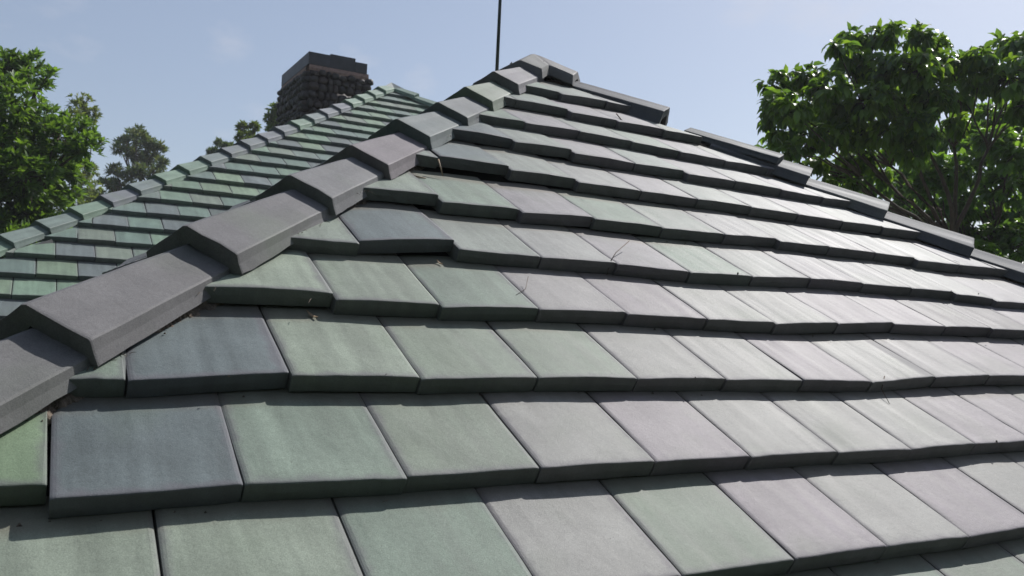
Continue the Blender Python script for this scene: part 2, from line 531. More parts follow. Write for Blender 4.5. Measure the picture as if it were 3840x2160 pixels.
VLO = -5
deck_plane(deck, near_frame, VLO + 0.15, -0.075)
slope = deck.build('tiled_slope', M_DECK, near)
slope['label'] = 'front slope of the roof facing the viewer'
for c in range(VLO, 12):
    js, nl = interp_course(c)
    mb = MB()
    rg = random.Random(100 + c)
    cols = TC.get(c)
    for i in range(len(js) - 1):
        (ua, _, va), (ub, vb, _) = js[i], js[i + 1]
        k = i + 1 - nl                              # 0 = tile left of the first measured joint
        colr = rnd_col(rg=rg)
        if cols and 0 <= k < len(cols):
            q = rg.uniform(0.95, 1.05); colr = tuple(x * q for x in cols[k])
        elif cols and k < 0 and c >= 0:
            colr = {(1, -1): LG, (1, -2): SG, (1, -3): G, (1, -4): G}.get((c, k), SG)
        if c >= 5 and colr[0] > 0.16:
            colr = tuple(x * 0.55 + y * 0.45 for x, y in zip(colr, (0.196, 0.204, 0.202)))
        elif colr[0] > 0.19:
            colr = tuple(x * 0.75 + y * 0.25 for x, y in zip(colr, (0.236, 0.228, 0.222)))
        hl, hr = LIFT.get((c, k), (abs(rg.gauss(0, 0.0016)), abs(rg.gauss(0, 0.0016))))
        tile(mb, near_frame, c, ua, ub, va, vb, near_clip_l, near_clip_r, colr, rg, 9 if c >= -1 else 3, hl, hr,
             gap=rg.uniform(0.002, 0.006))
    if mb.v: mb.build('tile_course', M_TILE, slope)

for q, lab in ((1, 'right-hand slope of the roof beyond the far hip'), (2, 'back slope of the roof'), (3, 'left-hand slope of the roof beyond the near hip')):
    fr = side_frame(near_frame, q)
    vlo = VLO if q != 2 else 5
    mb = MB()
    deck_plane(mb, fr, vlo + 0.15, -0.075)
    s_ = mb.build('tiled_slope', M_DECK, near)
    s_['label'] = lab
    mt = MB()
    rg = random.Random(500 + q)
    for c in range(vlo, 13):
        ph = 0.5 * (c % 2)
        w = (VA - c) * KH
        u = math.floor(UA - w) + ph
        while u < UA + w:
            tile(mt, fr, c, u, u + 1, c + rg.uniform(-.01, .01), c + rg.uniform(-.01, .01), near_clip_l, near_clip_r, rnd_col(rg=rg), rg, 3)
            u += 1
    mt.build('tile_course', M_TILE, s_)

# ---- hip caps
def cap_mesh(P, ax, sd_, up, L, rg, colr, lower=(0.128, 0.088, 0.021, -0.034), upper=(0.104, 0.034, -0.018, -0.058), th=0.042, fine=True):
    """P lower end on the hip line, ax runs up the hip. profile: half width, ridge, shoulder, foot"""
    mb = MB()
    n = 12 if fine else 3
    sg = rg.uniform(0, 99)
    uc = rg.uniform(0, 40)
    def ring(t, inset=0.0):
        a = [l * (1 - t) + u * t for l, u in zip(lower, upper)]
        hw, rz, sz, fz = a
        th_ = th
        o = [(-hw - 0.004, fz), (-hw + 0.0, (sz + fz) / 2), (-hw, sz - 0.004), (-hw + 0.0035, sz), (-hw * 0.66, sz + (rz - sz) * 0.34), (-hw * 0.33, sz + (rz - sz) * 0.67), (-0.006, rz - 0.0008),
             (0.006, rz - 0.0008), (hw * 0.33, sz + (rz - sz) * 0.67), (hw * 0.66, sz + (rz - sz) * 0.34), (hw - 0.0035, sz), (hw, sz - 0.004), (hw + 0.0, (sz + fz) / 2), (hw + 0.004, fz)]
        i = [(hw - th_ * 0.75, fz), (hw - th_ * 0.9, sz - th_), (0, rz - th_ * 1.1), (-hw + th_ * 0.9, sz - th_), (-hw + th_ * 0.75, fz)]
        return o, i
    rows = []
    uvs = []
    for k in range(n + 1 + 4):
        # extra rings near both ends for a soft edge
        ts = [0, 0.008, 0.02] + [j / n for j in range(1, n)] + [0.98, 0.992, 1.0]
        if k >= len(ts): break
        t = ts[k]
        o, i = ring(t)
        shr = 0.0012 if t in (0, 1.0) else (0.0003 if t in (0.008, 0.992) else 0)
        pts = []
        for j, (x, z) in enumerate(o):
            x *= 1 - shr * 6; z -= shr
            w = Vector((x * 9 + sg, t * L * 9, z * 9))
            d = noise.noise(w) * 0.0014 + noise.noise(w * 4.3) * 0.0006
            zz = z + d
            xx = x + d * 0.7
            if j in (0, 13): zz += noise.noise(Vector((t * L * 30 + sg, 5 + j, 0))) * 0.004 + noise.noise(Vector((t * L * 90 + sg, 5 + j, 0))) * 0.0018
            sl_ = noise.noise(Vector((x * 30 + sg, 1.5 + t * 9, 0))) * (0.004 if t < 0.03 or t > 0.97 else 0.0)
            pts.append(P + ax * (t * L + sl_) + sd_ * xx + up * zz)
        for x, z in i:
            pts.append(P + ax * (t * L) + sd_ * x + up * z)
        pts.append(pts[0])
        rows.append(pts)
        uvs.append([(uc + (p - P).dot(sd_), uc + t * L) for p in pts])
    b = len(mb.v); m = len(rows[0]) - 1
    for r_, uu in zip(rows, uvs):
        for p, q_ in zip(r_[:-1], uu[:-1]): mb.v.append(p); mb.uv.append(q_)
    for k in range(len(rows) - 1):
        for j in range(m):
            jj = (j + 1) % m
            mb.f.append((b + k * m + j, b + (k + 1) * m + j, b + (k + 1) * m + jj, b + k * m + jj)); mb.c.append(colr + (1,))
    # end faces as strips between outer and inner profile
    for base, flip in ((b, False), (b + (len(rows) - 1) * m, True)):
        inn = [18, 18, 17, 17, 17, 16, 16, 16, 16, 15, 15, 15, 14, 14]
        for j in range(13):
            a0, a1 = inn[j], inn[j + 1]
            f = (j, j + 1, a1) if a0 == a1 else (j, j + 1, a1, a0)
            f = tuple(base + x for x in f)
            mb.f.append(f[::-1] if flip else f); mb.c.append(colr + (1,))
    return mb

CAPG = (0.125, 0.130, 0.135)
def hip_line(A, B):
    """A top, B low point; returns ax (up the hip), side, up"""
    ax = (A - B).normalized()
    side = ax.cross(Vector((0, 0, 1))).normalized()
    up = side.cross(ax).normalized()
    return ax, side, up

HLD = Vector((1, 1, math.tan(AL))).normalized()
HRD = Vector((-1, 1, math.tan(AL))).normalized()
A2 = Vector((2.502, 3.391, 2.202))
LB = A2 - HLD * 6.4 + Vector((0, 0, 0.004))
RB = A2 - HRD * 6.4 + Vector((0, 0, -0.022))

near_caps = []
axl, sdl, upl = hip_line(APEX, LB)
ends = [6.1, 5.63, 5.20, 4.76, 4.36, 3.92, 3.43, 2.92, 2.51, 2.10, 1.66, 1.28, 0.83]
ccols = [CAPG] * 4 + [(0.140, 0.138, 0.138), (0.142, 0.138, 0.140), (0.140, 0.136, 0.140), (0.146, 0.146, 0.150), (0.165, 0.148, 0.158), (0.125, 0.145, 0.145), (0.125, 0.135, 0.140), (0.165, 0.190, 0.155), (0.165, 0.158, 0.170)]
lifts = [0, 0, 0, 0, 0, 0.003, 0.002, -0.004, -0.006, 0.003, -0.010, -0.005, 0.004]
LT = (APEX - LB).length
def on_left(s): return APEX - axl * s
for k, s in enumerate(ends):
    nx = ends[k + 1] if k + 1 < len(ends) else 0.25
    L = s - nx + 0.065
    rg = random.Random(40 + k)
    z = lifts[k]
    Pl = on_left(s) + upl * z + sdl * rg.uniform(-.004, .004)
    Pu = on_left(s - L) + upl * rg.uniform(-.002, .002)
    a_ = (Pu - Pl).normalized()
    yaw = rg.uniform(-0.012, 0.012)
    a_ = (a_ + sdl * yaw).normalized()
    s2 = a_.cross(Vector((0, 0, 1))).normalized(); u2 = s2.cross(a_).normalized()
    mb = cap_mesh(Pl, a_, s2, u2, L, rg, ccols[k], fine=k > 2)
    o = mb.build('hip_cap', M_CAP, near)
    near_caps.append(o)

# right hip
axr, sdr, upr = hip_line(APEX, RB)
def on_right(s): return APEX - axr * s
DKC = (0.085, 0.090, 0.10)
rends = [(6.1, 5.63), (5.68, 5.2), (5.25, 4.76), (4.8, 4.32), (4.36, 3.88), (3.92, 3.44), (3.48, 3.0), (3.05, 2.55), (2.60, 2.10), (2.15, 1.66), (1.72, 1.20)]
for k, (s, nx) in enumerate(rends):
    rg = random.Random(80 + k)
    L = s - nx + 0.03
    Pl = on_right(s) + upr * (0.004 if k < 10 else 0.010)
    Pu = on_right(s - L) + upr * rg.uniform(-.003, .001)
    a_ = (Pu - Pl).normalized()
    s2 = a_.cross(Vector((0, 0, 1))).normalized(); u2 = s2.cross(a_).normalized()
    cap_mesh(Pl, a_, s2, u2, L, rg, DKC if k % 3 else CAPG, fine=k > 3).build('hip_cap', M_CAP, near)
# the lifted one just below the apex
rg = random.Random(99)
Pl = on_right(0.86) + upr * 0.030
Pu = on_right(0.25) + upr * -0.010
a_ = (Pu - Pl).normalized(); s2 = a_.cross(Vector((0, 0, 1))).normalized(); u2 = s2.cross(a_).normalized()
lc = cap_mesh(Pl, a_, s2, u2, 0.60, rg, DKC, lower=(0.128, 0.070, 0.014, -0.075)).build('hip_cap', M_CAP, near)
lc['label'] = 'dark cap lifted off the right hip with its hollow end open'
# loose cap lying on the right hip
rg = random.Random(98)
Pl = on_right(1.55) + upr * 0.056 + sdr * -0.03
Pu = on_right(1.00) + upr * 0.012 + sdr * 0.05
Pl, Pu = Pl, Pu
a_ = (Pu - Pl).normalized(); s2 = a_.cross(Vector((0, 0, 1))).normalized(); u2 = s2.cross(a_).normalized()
loose = cap_mesh(Pl, a_, s2, u2, 0.55, rg, (0.07, 0.08, 0.085), lower=(0.105, 0.045, 0.005, -0.030), upper=(0.095, 0.036, 0.0, -0.03), th=0.024).build('ridge_tile', M_CAP)
tag(loose, 'loose dark ridge tile lying askew on top of the caps of the right hip', 'roof tile')

# back hips
for A_dir in (Vector((1, -1, 0)), Vector((-1, -1, 0))):
    d = Vector((-A_dir.x, -A_dir.y, -math.tan(AL))).normalized()
    B = APEX + d * 4.5
    ax, sd2, up2 = hip_line(APEX, B)
    for k in range(8):
        s = 0.75 + 0.44 * k
        if s > 3.6: continue
        cap_mesh(APEX - ax * (s + .1) - up2 * .02, ax, sd2, up2, 0.5, random.Random(k), CAPG, fine=False).build('hip_cap', M_CAP, near)

# apex piece: a cap profile mitred over the four hips
def apex_piece():
    mb = MB()
    rg = random.Random(5)
    arms = []
    for ax, L in ((axl, 0.29), (axr, 0.275), (hip_line(APEX, APEX + Vector((1, 1, -math.tan(AL))) * 2)[0], 0.33), (hip_line(APEX, APEX + Vector((-1, 1, -math.tan(AL))) * 2)[0], 0.33)):
        arms.append((ax, L))
    top = APEX + Vector((0, 0, 0.026))
    col = (0.155, 0.15, 0.15, 1)
    for ai, (ax, L) in enumerate(arms):
        sd_ = ax.cross(Vector((0, 0, 1))).normalized(); up = sd_.cross(ax).normalized()
        out_ = -ax
        hw, th = 0.132, 0.042
        # mitre: at the centre the shoulder meets the neighbour's along the slope's fall line
        rows = []
        flat = Vector((out_.x, out_.y, 0)).normalized()
        for t in [0, 0.15, 0.4, 0.7, 0.9, 0.975, 1.0]:
            row = []
            for x, zo in ((-hw - .003, -0.050), (-hw, -0.012), (-hw + .004, 0.008), (-hw * .5, 0.036), (-0.006, 0.062), (0.006, 0.062), (hw * .5, 0.036), (hw - .004, 0.008), (hw, -0.012), (hw + .003, -0.050)):
                start = abs(x)                     # 45 degree mitre in plan
                dist = start + (L - start) * t
                # height of the hip line at that distance
                p = APEX + flat * dist * 1.0
                fall = out_.z / math.hypot(out_.x, out_.y)
                z = APEX.z + fall * dist
                cl_ = 0.0
                zz = z + zo + 0.024
                if t == 0: zz -= 0.004
                if t == 1.0: zz -= 0.002
                q = Vector((p.x, p.y, zz)) + sd_ * x
                q.z += noise.noise(q * 14) * 0.0025
                row.append(q)
            rows.append(row)
        uv = [[(3.3 * ai + j * .03, i * .05) for j in range(len(rows[0]))] for i in range(len(rows))]
        mb.grid(rows, col, uv)
        # end wall with thickness
        outer = rows[-1]
        inner = [p - ax * 0 - Vector((0, 0, th)) for p in outer]
        c0 = outer[0]; 
        b = len(mb.v)
        innr = []
        for j, p in enumerate(outer):
            s = -1 if j < 5 else 1
            shift = sd_ * (-s * th * 0.8) if j in (0, 1, 2, 7, 8, 9) else Vector((0, 0, 0))
            drop = 0 if j in (0, 9) else th
            innr.append(p + shift - Vector((0, 0, drop)))
        for p in outer + innr: mb.v.append(p); mb.uv.append((0, 0))
        n = len(outer)
        for j in range(n - 1):
            mb.f.append((b + j, b + j + 1, b + n + j + 1, b + n + j)); mb.c.append(col)
        # inner skin going back
        rows2 = [innr, [p + ax * 0.2 for p in innr]]
        mb.grid(rows2, col)
    return mb.build('apex_cap', M_CAP, near)
ac = apex_piece()
ac['label'] = 'pale angled apex cap joining the hips at the peak'

# mortar bed under the caps: rough lumpy ribbon along each hip
def mortar(axis_pt, side, up, s0, s1, hw, parent, step=0.006, seed=1, z0=-0.082, z1=-0.032, amp=1.0):
    mb = MB()
    n = int((s1 - s0) / step)
    for sgn in (-1, 1):
        rows = []
        for k in range(n + 1):
            s = s0 + (s1 - s0) * k / n
            row = []
            for j in range(7):
                t = j / 6
                x = hw * (0.30 + 0.62 * t)
                z = z1 + (z0 - z1) * max(0, (t - 0.45) / 0.55) ** 1.3
                q = Vector((s * 16 + seed, t * 2.2, sgn * 5.0))
                q = Vector((s * 22 + seed, t * 3.0, sgn * 5.0))
                d = noise.noise(q) * 0.010 + noise.noise(q * 2.3) * 0.006 + noise.noise(q * 6.1) * 0.004
                row.append(axis_pt(s) + side * sgn * (x + d * amp) + up * (z + d * 0.5 * amp))
            rows.append(row)
        mb.grid(rows, (0.2, 0.16, 0.13, 1))
    return mb.build('mortar_bed', M_MORTAR, parent)
mortar(on_left, sdl, upl, 0.15, 5.9, 0.128, near, seed=3)
mortar(on_right, sdr, upr, 0.15, 5.9, 0.122, near, seed=8)

# walls under the eaves
mb = MB()
cx, cy = UA * TW, VA * TE * CA
hwid = (VA - VLO) * TE * CA - 0.45
zev = VLO * TE * SA
mb.box((cx - hwid, cy - hwid, -3.2), (cx + hwid, cy + 2.2, zev + 0.16), (0.3, 0.3, 0.3, 1))
mb.build('wall', M_WALL, near)

# ------------------------------------------------------------------ far building
FO = Vector((-0.003, 6.77, 0.842))
FAP = Vector((4.975, 12.21, 4.372))
FVA = (FAP.y - FO.y) / (TE * CA); FUA = (FAP.x - FO.x) / TW
def far_frame(u, v, h):
    return FO + Vector((u * TW, v * TE * CA - h * SA, v * TE * SA + h * CA))
def far_side(q):
    rot = Matrix.Rotation(q * math.pi / 2, 3, 'Z'); c = Vector((FAP.x, FAP.y, 0))
    def fr(u, v, h):
        p = far_frame(u, v, h); return c + rot @ (p - c)
    return fr
far = empty('tiled_roof_building', (FAP.x, FAP.y, -3.2))
tag(far, 'second building behind on the left with a green tiled hip roof and a stone chimney', 'building')
def fcl(v): return FUA - (FVA - v) * (KH + 0.014) + 0.28
def fcr(v): return FUA + (FVA - v) * KH - 0.28
for q in (0, 1, 2, 3):
    fr = far_side(q)
    vlo = -4
    mb = MB(); deck_plane(mb, fr, vlo + .15, -0.075, FVA, FUA, KH)
    fs = mb.build('tiled_slope', M_DECK, far)
    fs['label'] = ['front slope striped by shaded tile edges', 'right-hand slope', 'back slope', 'left-hand slope beyond the hip'][q]
    allm = MB()
    for c in range(vlo, int(FVA) + 1):
        mt = MB() if q == 0 else allm
        rg = random.Random(900 + c + q * 50)
        w = (FVA - c) * KH
        ph = 0.5 * (c % 2) - 0.0
        u = math.floor(FUA - w) - 1 + ph + rg.uniform(-.05, .05)
        vj = c
        while u < FUA + w:
            d0, d1 = rg.uniform(-.02, .02), rg.uniform(-.02, .02)
            bend = 0.03 * math.sin(u * 0.7 + c)
            tile(mt, fr, c, u, u + 1, c + d0 + bend, c + d1 + bend, fcl, fcr, rnd_col(True, rg), rg, 6 if q == 0 else 3,
                 abs(rg.gauss(0, .002)), abs(rg.gauss(0, .002)), gap=0.006)
            u += 1
        if q == 0 and mt.v: mt.build('tile_course', M_FAR, fs)
    if q: allm.build('tile_course', M_FAR, fs)

def far_caps(dirv, n, start, sp, lean=0.0, seed=0):
    d = Vector((dirv[0], dirv[1], -math.tan(AL) * 1.0)).normalized()
    ax, sd_, up = hip_line(FAP, FAP + d * 5)
    low = FAP + d * 8 - sd_ * lean + up * 0.02
    ax, sd_, up = hip_line(FAP, low)
    for k in range(n):
        s = start + sp * k
        rg = random.Random(seed + k)
        c = rg.choice([(0.14, 0.20, 0.155), (0.15, 0.215, 0.16), (0.14, 0.17, 0.165), (0.13, 0.145, 0.155), (0.14, 0.15, 0.165), (0.14, 0.18, 0.16)])
        Pl = FAP - ax * s + up * rg.uniform(0, .006)
        cap_mesh(Pl, ax, sd_, up, sp + 0.06, rg, c, lower=(0.128, 0.088, 0.022, -0.040), fine=False).build('hip_cap', M_FAR, far)
far_caps((-1, -1), 24, 0.50, 0.392, 0.15, seed=1)
far_caps((1, -1), 20, 0.50, 0.392, seed=31)
far_caps((1, 1), 12, 0.52, 0.462, seed=61)
far_caps((-1, 1), 12, 0.52, 0.462, seed=91)
# peak piece
mb = MB()
rows = []
for k, (dx, dy) in enumerate([(-1, -1), (0, -0.8), (1, -1), (0.8, 0), (1, 1), (0, 0.8), (-1, 1), (-0.8, 0), (-1, -1)]):
    r_ = 0.16
    diag = abs(dx) + abs(dy) > 1.5
    rows.append([FAP + Vector((0, 0, 0.075)), FAP + Vector((dx * r_, dy * r_, 0.065 - r_ * (0.649 if diag else 0.70))), FAP + Vector((dx * r_ * 1.02, dy * r_ * 1.02, 0.02 - r_ * (0.649 if diag else 0.80)))])
mb.grid(rows, (0.10, 0.15, 0.13, 1))
mb.build('apex_cap', M_FAR, far)
mb = MB()
fh = (FVA + 4) * TE * CA - 0.45
mb.box((FAP.x - fh, FAP.y - fh, -3.2), (FAP.x + fh, FAP.y + fh, 0.18), (0.3, 0.3, 0.3, 1))
mb.build('wall', M_WALL, far)

# chimney: a part of the far building with sub-parts
def cobble_chimney():
    x0, x1, y0, y1 = 3.96, 5.00, 13.49, 15.27
    zb, zt = 2.6, 4.80
    core = MB(); core.box((x0 + .04, y0 + .04, zb), (x1 - .04, y1 - .04, zt), (0.04, 0.03, 0.027, 1))
    rg = random.Random(77)
    ico = bmesh.new(); bmesh.ops.create_icosphere(ico, subdivisions=3, radius=1.0)
    iv = [v.co.copy() for v in ico.verts]; fc = [tuple(v.index for v in f.verts) for f in ico.faces]
    ico.free()
    mb = core
    def stone(c, sx, sy, sz):
        b = len(mb.v); sg = rg.uniform(0, 99)
        k = rg.uniform(0.45, 1.1)
        base = rg.choice([(0.020, 0.014, 0.012), (0.034, 0.020, 0.016), (0.018, 0.014, 0.013), (0.026, 0.018, 0.015)])
        ca, sa_ = math.cos(rg.uniform(-.6, .6)), math.sin(rg.uniform(-.6, .6))
        for v in iv:
            d = 1 + 0.16 * noise.noise(v * 1.3 + Vector((sg, 0, 0))) + 0.05 * noise.noise(v * 4 + Vector((sg, 0, 0)))
            # squarish rounded
            q = Vector([math.copysign(abs(t) ** 0.78, t) for t in v]) * d
            mb.v.append(c + Vector((q.x * sx, q.y * sy, q.z * sz))); mb.uv.append((0, 0))
        for f in fc: mb.f.append(tuple(b + i for i in f)); mb.c.append(tuple(x * k for x in base) + (1,))
    for face in range(4):
        z = zt - 0.07
        first = True
        while z > zb:
            h = rg.uniform(0.09, 0.15) if not first else 0.11
            flare = 0.035 * ((zt - z) / 2.2)
            a0, a1 = (x0, x1) if face in (0, 2) else (y0, y1)
            t = a0 - flare + rg.uniform(-.02, .05)
            while t < a1 + flare:
                w = rg.uniform(0.09, 0.18)
                cc = t + w / 2
                dep = 0.02 + flare
                if face == 0: p = Vector((cc, y0 + .02 - dep * .6, z)); sx, sy = w * .54, .10
                elif face == 2: p = Vector((cc, y1 - .02 + dep * .6, z)); sx, sy = w * .54, .10
                elif face == 3: p = Vector((x0 + .02 - dep * .6, cc, z)); sx, sy = .10, w * .54
                else: p = Vector((x1 - .02 + dep * .6, cc, z)); sx, sy = .10, w * .54
                p += Vector((0, 0, rg.uniform(-.025, .025)))
                stone(p, sx * rg.uniform(.88, 1.06), sy, h * .54 * rg.uniform(.85, 1.08))
                t += w
            z -= h
            first = False
    ch = mb.build('chimney', M_STONE, far, smooth=True)
    ch['label'] = 'dark cobblestone chimney stack topped with slate slabs'
    m2 = MB()
    n = 26
    for (ax0, ay0, ax1, ay1) in ((x0 - .015, y0 - .02, x1 + .015, y0 + .1), (x0 - .02, y0 + .1, x0 + .1, y1), (x1 - .1, y0 + .1, x1 + .02, y1), (x0, y1 - .1, x1, y1 + .02)):
        rows = []
        horiz = (ax1 - ax0) > (ay1 - ay0)
        for k in range(n + 1):
            t = k / n
            e = noise.noise(Vector((t * 9, ax0, ay0))) * 0.02
            if horiz:
                x = ax0 + (ax1 - ax0) * t
                rows.append([Vector((x, ay0 - .01, 4.765 + e)), Vector((x, ay0 - .022 + e * .3, 4.81)), Vector((x, ay0, 4.875 + e * .3)), Vector((x, ay1, 4.876)), Vector((x, ay1, 4.76))])
            else:
                y = ay0 + (ay1 - ay0) * t
                rows.append([Vector((ax0 - .01, y, 4.765 + e)), Vector((ax0 - .02, y, 4.81)), Vector((ax0, y, 4.875)), Vector((ax1, y, 4.876)), Vector((ax1 + .01, y, 4.76))])
        m2.grid(rows, (0.3, 0.2, 0.17, 1))
    m2.build('mortar_band', M_PINK, ch)
    m3 = MB()
    c1 = (0.05, 0.05, 0.055, 1)
    m3.box((x0 - .03, y0 - .03, 4.872), (x0 + .35, y0 + .05, 5.085), c1)
    m3.box((x0 + .353, y0 - .027, 4.872), (x0 + .80, y0 + .05, 5.112), c1)
    m3.box((x0 + .803, y0 - .03, 4.872), (x1 - .02, y0 + .05, 5.055), c1)
    m3.box((x0 - .03, y0 + .053, 4.872), (x0 + .05, y1, 5.083), c1)
    m3.box((x1 - .10, y0 + .053, 4.872), (x1 - .02, y1, 5.06), c1)
    m3.box((x0 + .053, y1 - .08, 4.872), (x1 - .103, y1, 5.07), c1)
    m3.build('chimney_cap', M_SLATE, ch)
cobble_chimney()

# ------------------------------------------------------------------ rod
base = Vector((2.436, 3.70, 1.93))
rod_c = CAMP + Vector((0.46588, 0.88485, 0)) * 5.30
mb = MB()
zb = APEX.z - (rod_c.y - APEX.y) * 0.649 - 0.02
mb.tube([Vector((rod_c.x, rod_c.y, zb)), Vector((rod_c.x + 0.003, rod_c.y, 2.6)), Vector((rod_c.x + 0.006, rod_c.y, 3.4)), Vector((rod_c.x + 0.008, rod_c.y, 4.1))], [0.0115, 0.0105, 0.0095, 0.002], (0.05, 0.05, 0.05, 1), 12)
mb.tube([Vector((rod_c.x, rod_c.y, zb - .01)), Vector((rod_c.x, rod_c.y, zb + .05))], [0.035, 0.024], (0.05, 0.05, 0.05, 1), 12)
tag(mb.build('metal_rod', M_ROD, smooth=True), 'thin dark metal rod rising into the sky beside the roof peak', 'rod')

# ------------------------------------------------------------------ loose needles and scraps on the tiles
def surf(u, v):
    c = math.floor(v + 0.02)
    return near_frame(u, v, -TH * (v - c) + 0.003)
def needle(name, pts, rad, mat, label, cat, group=None):
    mb = MB()
    P = [near_frame(u, v, (-TH * (v - math.floor(v))) + 0.003 + h) for u, v, h in pts]
    mb.tube(P, [rad] * (len(P) - 1) + [rad * .5], (0.1, 0.08, 0.06, 1), 5)
    o = mb.build(name, mat, smooth=True)
    tag(o, label, cat, group)
ND = [
 ('pine_needle', [(5.943, 5.513, .030), (5.572, 5.213, .012), (5.424, 5.055, .004), (5.363, 4.96, .0)], .0016, M_NEEDLE, 'dark bent twig lying on a pale tile in the middle of the slope', 'twig'),
 ('pine_needle', [(4.147, 4.592, .022), (4.046, 4.417, .003), (3.867, 4.274, .0)], .0010, M_NEEDLE, 'thin bent dark needle standing at a tile joint left of the slope centre', 'pine needle'),
 ('pine_needle', [(7.73, 3.03, .0), (7.608, 2.908, .016), (7.516, 2.705, .002)], .0017, M_NEEDLE, 'reddish brown needle leaning across two courses at the lower right', 'pine needle'),
 ('pine_needle', [(8.833, 10.55, .02), (8.786, 10.29, .004), (8.841, 10.242, .0)], .003, M_NEEDLE, 'dark twig scrap lodged on an upper course below the lifted cap', 'twig'),
 ('dry_stick', [(4.121, 7.20, .012), (4.13, 6.98, .016)], .004, M_TAN, 'short pale stick poking out under the hip caps beside the dark slate-grey tile', 'stick'),
 ('dry_stick', [(3.74, 6.92, .004), (3.89, 6.90, .004)], .0035, M_TAN, 'short pale stick lying flat at the foot of the hip caps', 'stick')]
for nd in ND: needle(*nd)
def scrap(u, v, a, L, w, curl, mat, label):
    """a small curled dry leaf"""
    mb = MB(); rows = []
    c, s_ = math.cos(a), math.sin(a)
    for i in range(7):
        t = i / 6 - .5; ww = w * math.cos(t * 2.6)
        row = []
        for j in (-1, 0, 1):
            x = t * L; y = j * ww * .5
            row.append(near_frame(u + (x * c - y * s_) / TW, v + (x * s_ + y * c) / TE, -TH * (v - math.floor(v)) + 0.004 + curl * (abs(t) * 2) ** 2 + .003 * abs(j)))
        rows.append(row)
    mb.grid(rows, (.3, .2, .12, 1))
    o = mb.build('dry_leaf', mat, smooth=True)
    m_ = o.modifiers.new('thickness', 'SOLIDIFY'); m_.thickness = .0008
    tag(o, label, 'dry leaf', 'dry leaf scraps caught in the tile courses')
scrap(1.862, 3.93, -0.9, .034, .009, .006, M_TAN, 'curled tan leaf scrap below the wide green tile by the hip')
scrap(3.345, 4.93, -1.1, .024, .007, .004, M_TAN, 'small tan leaf scrap in the shade under the raised slate-grey tile')

def litter():
    rg = random.Random(64)
    mb = MB()
    for i in range(520):
        c = rg.randint(0, 11)
        if i % 3:                                    # along the foot of the hip caps
            v = rg.uniform(1.5, 11.5); u = UA - (VA - v) * KH + CUT + abs(rg.gauss(0, .05)) + .05
        else:                                        # swept under the laps
            v = c + 1 - abs(rg.gauss(.03, .03)); u = rg.uniform(UA - (VA - v) * KH + .6, UA + (VA - v) * KH - .6)
        h = -TH * ((v + .02) - math.floor(v + .02)) + .002
        p = near_frame(u, v, h)
        if rg.random() < .45:
            a = rg.uniform(0, 6.28); L = rg.uniform(.008, .028)
            q = near_frame(u + math.cos(a) * L / TW, v + math.sin(a) * L / TE, h + rg.uniform(0, .004))
            mb.tube([p, p.lerp(q, .5) + Vector((0, 0, .0015)), q], [.0006, .0008, .0004], (.1, .08, .06, 1), 4)
        else:
            r_ = rg.uniform(.0012, .0036)
            mb.tube([p - Vector((r_, 0, 0)), p + Vector((0, rg.uniform(-r_, r_), r_)), p + Vector((r_, 0, 0))], [r_ * .5, r_, r_ * .4], (.1, .08, .06, 1), 5)
    tag(mb.build('grit', M_MORTAR), 'grit and needle bits gathered along the hip caps and tile laps', 'grit', kind='stuff')
litter()

# ------------------------------------------------------------------ trees
def at(px, py, dist):
    """a point at a level distance from the viewpoint, along the direction of a spot seen in the photo (2576 wide)"""
    d = RX * ((px - 1288) / 1288 / FH) + RD * ((py - 724.5) / 1288 / FH) + RF
    return CAMP + d * dist

def leaf(mb, p, d, nrm, L, w, col, droop=0.5, segs=3):
    """curved pointed leaf starting at p, growing along d, face normal nrm"""
    d = d.normalized()
    side = d.cross(nrm)
    if side.length < 1e-3: side = d.orthogonal()
    side.normalize()
    b = len(mb.v)
    cur = p.copy(); dd = d.copy()
    prof = [0.05, 0.85, 0.8, 0.02] if segs == 3 else [0.05, 1.0, 0.02]
    for k in range(segs + 1):
        nn = side.cross(dd).normalized()
        ww = w * prof[k] * 0.5
        mb.v.append(cur + side * ww + nn * ww * 0.35); mb.v.append(cur.copy()); mb.v.append(cur - side * ww + nn * ww * 0.35)
        mb.uv += [(0, 0)] * 3
        dd = (dd + Vector((0, 0, -droop / segs))).normalized()
        cur = cur + dd * (L / segs)
    for k in range(segs):
        a = b + 3 * k
        mb.f.append((a, a + 1, a + 4, a + 3)); mb.c.append(col)
        mb.f.append((a + 1, a + 2, a + 5, a + 4)); mb.c.append(col)

def rand_dir(rg):
    while True:
        v = Vector((rg.uniform(-1, 1), rg.uniform(-1, 1), rg.uniform(-1, 1)))
        if 0.1 < v.length < 1: return v.normalized()

def branch_path(a, b, rg, wob=0.1, n=6, sag=0.0):
    pts = []
    L = (b - a).length
    off = rand_dir(rg) * L * wob
    for k in range(n + 1):
        t = k / n
        p = a.lerp(b, t) + off * math.sin(math.pi * t) + rand_dir(rg) * L * 0.018 * (1 if 0 < k < n else 0)
        p.z += sag * math.sin(math.pi * t) * L
        pts.append(p)
    return pts

